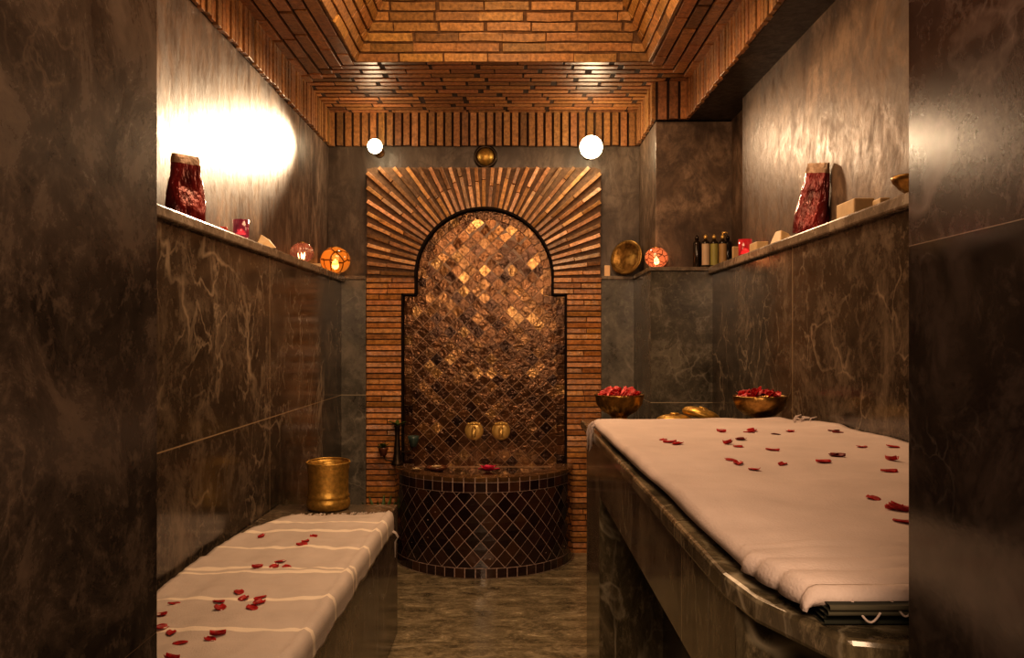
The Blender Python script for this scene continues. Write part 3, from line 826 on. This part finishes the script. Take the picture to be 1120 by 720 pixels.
# folded towels on the slab
tz = empty('massage_towel', (.62, 1.8, TT), 'thick folded white towel with dark striped underside covering the massage table', 'towel')
def tz_(m, n_, mat, **k):
    o = m.build(n_, mat, tz, **k); o.location = (-.62, -1.8, -TT); return o
def lx(y):    # left edge of the cloth
    return .262 + (2.6 - y) * .012 + .006 * nz(y * 3, 5) + (.03 * max(0, (.98 - y) / .15) if y < .98 else 0)
def top_sheet(u, v):
    y0 = .845; y1 = 2.67 - .02 * math.sin(u * 5) + .01 * nz(u * 6, 1)
    e = .012
    # profile wraps under at the near end
    if v < .04:
        t = v / .04; a = PI * (1 - t) ; y = y0 + .008 - .014 * math.sin(a); z = TT + .026 - .008 * math.cos(a) * -1 * -1
        z = TT + .027 + .008 * -math.cos(a)
        yy = y
    else:
        t = (v - .04) / .96; yy = y0 + .008 + (y1 - y0) * t ** 1.25; z = TT + .035
    zz = z
    if v >= .04:
        zz += .005 * nz(u * 3, yy * 4) + .003 * nz(u * 9, yy * 13, 3)
        rg = max(0, 1 - (yy - .85) / .17)
        if yy < 1.04: zz += .0055 * abs(math.sin((yy - .86) * 62 + .9 * nz(u * 2, 2))) ** .6 * (.4 + .6 * rg)
        zz += .006 * math.exp(-((yy - y1 + .03) / .02) ** 2)
    x0 = lx(max(yy, .86)); x1 = XR - .004 - .10 * max(0, (yy - 2.45) / .2) ** 2
    if yy < .99: x0 -= .006 * abs(math.sin((yy - .86) * 62)) ** .6
    if u < .06:
        t = u / .06; a = t * PI / 2; x = x0 + .014 * (1 - math.cos(a)); zz = TT + .014 + (zz - TT - .014) * math.sin(a)
    else:
        t = (u - .06) / .94; x = x0 + .014 + (x1 - x0 - .014) * t
        if t > .9: zz += .012 * (t - .9) * 10 * (.5 + .5 * nz(yy * 5, 2))
    return (x, yy, zz)
m = MB(); grid(m, 50, 230, top_sheet)
BVR = BVHTree.FromPolygons(m.v, m.f)
o = tz_(m, 'top_sheet', M_clothR, smooth=True); s_ = o.modifiers.new('t', 'SOLIDIFY'); s_.thickness = .003; s_.offset = -1
m = MB()
for k in range(4):
    z0 = TT + .001 + k * .0062; yn = .835 + .006 * R.uniform(-1, 1) - .003 * k
    def fn(u, v, z0=z0, yn=yn):
        # rounded slab cross-section along Y, extruded over X
        x = lx(.9) + .020 + .004 * nz(z0 * 400, 1) + (XR - .006 - lx(.9) - .02) * u
        th = .0058; L0 = 1.79
        if v < .3: t = v / .3; a = PI / 2 + PI * t; y, z = yn + .003 + math.cos(a) * .003, z0 + th / 2 + math.sin(a) * th / 2
        elif v < .5: t = (v - .3) / .2; y, z = yn + .003 + L0 * t, z0
        elif v < .7: y, z = yn + .003 + L0, z0 + th * (v - .5) / .2
        else: t = (v - .7) / .3; y, z = yn + .003 + L0 * (1 - t), z0 + th
        xx = x + .012 * (y - .86) * -.45
        return (xx, y, z + .0012 * nz(u * 8, z0 * 300) * (1 if y < 1.2 else 0))
    grid(m, 16, 40, fn)
tz_(m, 'folded_layers', M_clothD, smooth=False)
m = MB()
for (x, w_, L_) in ((.345, .024, .018), (.385, .016, .012)):
    tube(m, [(x + w_ * k / 14, .836 - .012 * math.sin(PI * min(1, k / 5) / 2), TT + .026 - L_ * math.sin(PI * k / 14 * .85)) for k in range(15)], .0013, 6)
tz_(m, 'tassel', M_clothR, smooth=True)
m = MB()
for k in range(16):
    p = Vector((.262 + R.uniform(-.004, .01), 2.60 + R.uniform(-.02, .06), TT + .03)); tube(m, [p, p + Vector((-.012, .01, -.012)), p + Vector((-.016 + R.uniform(-.004, .004), .01, -.035)), p + Vector((-.016 + R.uniform(-.006, .006), .012, -.06 - R.random() * .03))], .0016, 5)
tz_(m, 'fringe', M_clothR, smooth=True); m = MB()
for k in range(12):
    p = Vector((.90 + R.uniform(-.02, .03), 2.6 + R.uniform(-.04, .04), TT + .035)); tube(m, [p, p + Vector((.01, .01, .012)), p + Vector((.03, .02 * R.random(), .018 * R.random()))], .003, 5)
tz_(m, 'fringe', M_clothR, smooth=True)

rp = [(262, 118), (280, 127), (300, 132), (420, 101), (495, 102), (503, 99), (437, 130), (472, 121), (465, 142), (568, 106), (607, 100), (725, 98), (735, 103), (558, 147), (445, 176), (465, 183), (508, 195), (585, 184), (725, 162), (735, 165), (697, 179), (800, 140), (885, 143), (882, 176), (875, 206), (830, 275), (890, 303), (905, 307), (915, 337)]
pts = [(atZ(620 + a / 2.4825, 430 + b / 2.4825, TT + .042), a) for a, b in rp]; pts.sort(key=lambda p: -p[0].y)
ORD += ['twenty-seventh', 'twenty-eighth', 'twenty-ninth', 'thirtieth']
for k, (p, a) in enumerate(pts):
    petal((min(p.x, XR - .03), p.y, drop(BVR, min(p.x, XR - .03), p.y, -.0012)), R.uniform(.85, 1.15), 'dark' if a in (568, 725, 735, 472) else 'red', tilt=.14, label='red rose petal on the white massage table towel, %s from its far end' % ORD[k], group='rose petals on the massage table towel')

# petal bowls behind the towel
def petal_heap(c, r, z, n, label, group, pink):
    for k in range(n):
        a = R.uniform(0, 2 * PI); rr = r * math.sqrt(R.random()); h = .022 * (1 - (rr / r) ** 2) * R.uniform(.4, 1)
        petal((c[0] + rr * math.cos(a), c[1] + rr * math.sin(a), z + h), R.uniform(.9, 1.3), 'pink' if R.random() < pink else 'red', tilt=1.0, label=label, group=group)
bx, by = .376, 2.88
t = empty('fluted_bowl', (bx, by, TT), 'dark fluted brass bowl of rose petals on the far left corner of the massage table', 'bowl')
m = MB(); lathe(m, [(0, 0), (.046, 0), (.046, .005), (.034, .012), (.026, .022), (.034, .030), (.060, .045), (.078, .070), (.084, .095), (.088, .102), (.084, .103), (.078, .095), (.066, .06), (.03, .04), (0, .036)], 72, flute=(18, .03, .028, .09))
m.build('body', M_brassd, t, smooth=True)
m = MB(); lathe(m, [(0, .07), (.072, .07), (.080, .094), (0, .098)], 32); m.build('fill', M_petald, t)
petal_heap((bx, by), .070, TT + .098, 42, 'rose petal heaped in the dark fluted bowl by the brick wall', 'petals in the fluted bowl', .45)
bx, by = .832, 2.76
t = empty('footed_bowl', (bx, by, TT), 'plain footed brass bowl of red petals against the right wall', 'bowl')
m = MB(); lathe(m, [(0, 0), (.034, 0), (.034, .004), (.018, .010), (.012, .022), (.020, .032), (.052, .042), (.076, .062), (.086, .085), (.090, .104), (.088, .107), (.084, .104), (.078, .08), (.05, .05), (0, .042)], 48)
m.build('body', M_brassd, t, smooth=True)
m = MB(); lathe(m, [(0, .08), (.077, .08), (.083, .098), (0, .101)], 32); m.build('fill', M_petald, t)
petal_heap((bx, by), .072, TT + .10, 42, 'red rose petal heaped in the footed brass bowl by the right wall', 'petals in the footed bowl', .04)

def dish(loc, rot, s, label):
    t = empty('brass_dish', loc, label, 'dish', 'brass dishes behind the massage towel'); t.rotation_euler = rot
    m = MB(); lathe(m, [(0, 0), (.060, 0), (.067, .006), (.068, .014), (.062, .024), (.045, .032), (.030, .035), (.020, .034), (0, .033)], 40); o = m.build('body', M_brass, t, smooth=True); o.scale = (s, s, s)
    m = MB(); lathe(m, [(.0, .034), (.018, .035), (.014, .040), (0, .041)], 20); m.build('knob', M_brass, t, smooth=True)
dish((.563, 2.85, TT + .001), (0, 0, 0), .95, 'flat round brass dish lying level behind the towel on the massage table')
dish((.655, 2.86, TT + .020), (0, math.radians(17), .2), 1.0, 'tilted round brass dish propped on the flat one behind the towel')

# ------------------------------------------------------------------ things on the ledges
def pouch(loc, rz, label, w=.056, h=.185):
    t = empty('foil_pouch', loc, label, 'pouch', None, rz)
    def f(u, v, z0=0.0, z1=.86):
        vv = z0 + (z1 - z0) * v
        a = u * 2 * PI; th = .030 * (1 - vv) ** .8 + .003 + .004 * math.sin(vv * 9)
        ww = w * (1 - .28 * max(0, vv - .55) / .45) * (1 + .05 * math.sin(vv * 7))
        c, s = math.cos(a), math.sin(a); ce = math.copysign(abs(c) ** .5, c); se = math.copysign(abs(s) ** .8, s)
        cr = .0035 * nz(u * 12, vv * 5, rz) + .0015 * nz(u * 16, vv * 9 + u * 8, 3)
        return (ce * ww + cr, se * (th + cr), vv * h)
    m = MB(); grid(m, 48, 30, f, True); m.face([f(k / 24, 0) for k in range(24)])
    m.build('bag', M_foilr, t, smooth=True)
    m = MB(); grid(m, 48, 10, lambda u, v: f(u, v, .857, 1.0), True); m.face([f(k / 24, 1, .857, 1.0) for k in range(24)])
    m.build('sealed_top', M_foilt, t, smooth=True)
    return t
pouch((-.975, 2.46, ZL), math.radians(50), 'red foil pouch with tan top standing on the left ledge', h=.195)
pouch((1.0, 2.77, ZL), math.radians(-58), 'shiny red foil pouch leaning on the right ledge', w=.058, h=.235).rotation_euler[1] = .16

def votive(loc, mat, label, r=.026, h=.05):
    t = empty('votive_candle', loc, label, 'candle')
    m = MB(); lathe(m, [(0, 0), (r * .8, 0), (r, .006), (r * 1.05, h), (r * .95, h), (r * .88, .012), (0, .01)], 28); m.build('glass', mat, t, smooth=True)
    m = MB(); lathe(m, [(0, .012), (r * .85, .012), (r * .85, .026), (0, .026)], 20); m.build('wax', M_wax, t)
    m = MB(); sphere(m, (0, 0, .038), .006, sz=1.8); m.build('flame', M_flame, t, smooth=True)
votive((-.955, 2.90, ZL), M_gplum, 'plum glass candle holder on the left ledge below the bright patch', .027, .066)
votive((1.0, 3.53, ZL), M_gred, 'deep red glass candle holder on the right ledge beside cream soap', .028, .075)

def globe(loc, r, mat, label, ribs=0, hole=.35, sq=.9):
    t = empty('globe_candle', loc, label, 'candle holder')
    prof = []
    nn = 26
    for i in range(nn + 1):
        a = -PI / 2 * .86 + (PI / 2 * .86 + math.acos(hole)) * i / nn
        prof.append((r * math.cos(a), r * sq * (math.sin(a) + .975)))
    prof = [(0, prof[0][1])] + prof
    zt = prof[-1][1]; prof += [(r * hole * .85, zt + .003), (r * hole * .8, zt - .004)]
    m = MB(); lathe(m, prof, 96, flute=(ribs, .035, -1, 9) if ribs else None); m.build('glass', mat, t, smooth=True)
    m = MB(); sphere(m, (0, 0, r * .7), r * .16, sz=1.3); m.build('flame', M_flame, t, smooth=True)
    m = MB(); lathe(m, [(r * hole * .82, zt - .001), (r * hole * .98, zt - .002), (r * hole * 1.0, zt + .004), (r * hole * .82, zt + .005)], 32); m.build('rim', M_brassd, t, smooth=True)
globe((-.965, 3.78, ZL), .052, M_gamber, 'ribbed amber glass globe on the left ledge', ribs=16)
globe((-.945, 4.40, ZL), .080, M_gorange, 'large glowing orange mosaic globe at the far end of the left ledge')
globe((.712, 4.055, ZL), .057, M_grose, 'small rose mosaic glass globe glowing on the pilaster ledge')

def block(name, loc, dims, rz, mat, label, cat='soap', slope=0):
    m = MB(); a, b, c = dims[0] / 2, dims[1] / 2, dims[2]
    v = [(-a, -b, 0), (a, -b, 0), (a, b, 0), (-a, b, 0)]
    m.prism(v, (0, 0, c), (1, 1, 1))
    for i in range(4, 8):
        x, y, z = m.v[i]; m.v[i] = (x * (1 - slope * .6), y * (1 - slope * .6), z * (1 - (.35 * slope if x > 0 else 0)))
    o = m.build(name, mat, None, loc, bevel=.004); o.rotation_euler = (0, 0, rz)
    return tag(o, label, cat)
block('soap_block', (-.968, 3.22, ZL), (.08, .09, .055), .4, M_soap, 'cream wedge of soap on the left ledge beside the ribbed globe', slope=1)
block('soap_crumb', (-.955, 4.03, ZL), (.04, .05, .018), .2, M_soap, 'small pale soap crumb on the left ledge between the two globes')
block('soap_crumb', (-.97, 2.76, ZL), (.03, .03, .022), .2, M_petalp, 'small reddish crumb on the left ledge beside the plum candle')
block('soap_bar', (1.005, 3.35, ZL), (.05, .10, .04), 0, M_soap, 'cream soap bar on the right ledge beside the red candle')
block('soap_wedge', (1.005, 3.06, ZL), (.06, .10, .05), .1, M_soap, 'yellowish soap wedge on the right ledge at the pouch foot', slope=.8)
block('soap_box', (1.005, 2.41, ZL), (.06, .13, .048), 0, M_soap, 'cream block on the right ledge between foil pouch and bowl', 'block')
block('soap_box', (1.015, 2.26, ZL), (.03, .05, .03), 0, M_soap, 'small cream block partly hidden beside the dark ledge bowl', 'block')
c_ = block('framed_card', (.995, 3.66, ZL), (.035, .01, .06), .3, M_soap, 'small upright cream card beside the red candle', 'card')
block('tan_card', (.532, 4.60, ZL), (.032, .012, .062), 0, M_card, 'small upright tan card on the ledge right of the brick surround', 'card')

t = empty('ledge_bowl', (1.0, 2.05, ZL), 'dark patterned bowl on the right ledge, cut by the doorway edge', 'bowl')
m = MB(); lathe(m, [(0, 0), (.022, 0), (.02, .008), (.034, .02), (.048, .036), (.052, .047), (.05, .05), (.044, .04), (0, .014)], 32); m.build('body', M_brassd, t, smooth=True)

# bottles on the pilaster ledge
def bottle(x, y, mat, label, pump):
    t = empty('pump_bottle', (x, y, ZL), label, 'bottle', 'slim bottles on the pilaster ledge')
    m = MB(); lathe(m, [(0, 0), (.018, 0), (.0195, .003), (.0195, .120), (.017, .130), (.008, .136), (.007, .142), (0, .142)], 24); bd = m.build('body', M_blk, t, smooth=True)
    if mat:
        m = MB(); grid(m, 14, 1, lambda u, v: (.0202 * math.sin(-1.35 + 2.7 * u), -.0202 * math.cos(-1.35 + 2.7 * u), .012 + .105 * v)); m.build('label_band', mat, bd, smooth=True)
    m = MB(); lathe(m, [(0, .142), (.0095, .142), (.0095, .158), (.004, .160), (.004, .172 if pump else .164), (0, .172 if pump else .164)], 16); m.build('cap', M_brassp if mat else M_blk, t, smooth=True)
    if pump:
        m = MB(); tube(m, [(-.004, 0, .172), (.012, -.002, .174), (.024, -.004, .171)], .004, 8); m.build('pump_head', M_brassp, t, smooth=True)
bottle(.918, 4.085, None, 'unlabelled dark bottle, leftmost of the row on the pilaster ledge', False)
bottle(.953, 4.05, M_lblc, 'dark bottle with cream label on the pilaster ledge', False)
bottle(.995, 4.05, M_lblg, 'dark bottle with olive green label on the pilaster ledge', False)
bottle(1.037, 4.05, M_lblt, 'dark bottle with tan label and pump head on the pilaster ledge', True)
bottle(1.072, 4.09, None, 'unlabelled dark bottle, rightmost of the row on the pilaster ledge', False)

# brass plate leaning in the corner
t = empty('brass_plate', (.635, 4.535, ZL + .002), 'round polished brass plate leaning on the ledge beside the pilaster', 'plate')
m = MB(); lathe(m, [(0, .006), (.066, .006), (.076, .012), (.092, .014), (.098, .012), (.098, .008), (.09, .004), (.075, .0), (0, 0)], 56)
o = m.build('body', M_brassd, t, smooth=True); o.matrix_local = Matrix.Translation((0, 0, .096)) @ Matrix.Rotation(math.radians(-38), 4, 'Z') @ Matrix.Rotation(math.radians(80), 4, 'X')

# ------------------------------------------------------------------ lights
def light(kind, name, loc, energy, col, **k):
    l = bpy.data.lights.new(name, kind); l.energy = energy; l.color = col
    for a, b in k.items():
        if a != 'target' : setattr(l, a, b)
    o = bpy.data.objects.new(name, l); C.objects.link(o); o.location = loc
    if 'target' in k: o.rotation_euler = (Vector(k['target']) - Vector(loc)).to_track_quat('-Z', 'Y').to_euler()
    return o
WARM = (1, .62, .34); W2 = (1, .72, .46)
light('POINT', 'lamp_light_left', (-.75, 4.42, 2.24), 1.6, W2, shadow_soft_size=.03)
light('POINT', 'lamp_light_right', (.43, 4.36, 2.23), 2.6, W2, shadow_soft_size=.04)
light('SPOT', 'spot_left', (-.75, 4.40, 2.24), 170, (1, .72, .45), shadow_soft_size=.03, spot_size=math.radians(42), spot_blend=1, target=(-1.02, 3.1, 1.92))
light('SPOT', 'spot_right', (.43, 4.34, 2.22), 26, (1, .64, .38), shadow_soft_size=.03, spot_size=math.radians(62), spot_blend=1, target=(1.04, 2.9, 1.75))
light('AREA', 'vault_fill', (-.04, 2.7, 2.75), 26, WARM, size=.9, target=(-.04, 2.8, 0))
light('AREA', 'door_fill', (0, -.5, 1.9), 34, (1, .65, .40), size=.6, target=(.15, 3.5, 1.6))
light('POINT', 'room_fill', (0, 2.9, 1.9), 9, WARM, shadow_soft_size=.25)  # added soft fill floating mid-room, no lamp fixture there
w = bpy.data.worlds.new('World'); bpy.context.scene.world = w; w.use_nodes = True
w.node_tree.nodes['Background'].inputs[0].default_value = (.02, .012, .008, 1)

# ------------------------------------------------------------------ camera
cam = bpy.data.cameras.new('camera'); co = bpy.data.objects.new('camera', cam); C.objects.link(co)
co.location = (0, 0, H); co.rotation_euler = (PI / 2, 0, 0)
cam.sensor_width = 36; cam.lens = F / 1120 * 36; cam.shift_y = 13 / 1120; cam.clip_start = .02
bpy.context.scene.camera = co
vs = bpy.context.scene.view_settings
vs.view_transform = 'Standard'; vs.look = 'Medium High Contrast'; vs.exposure = 0.0
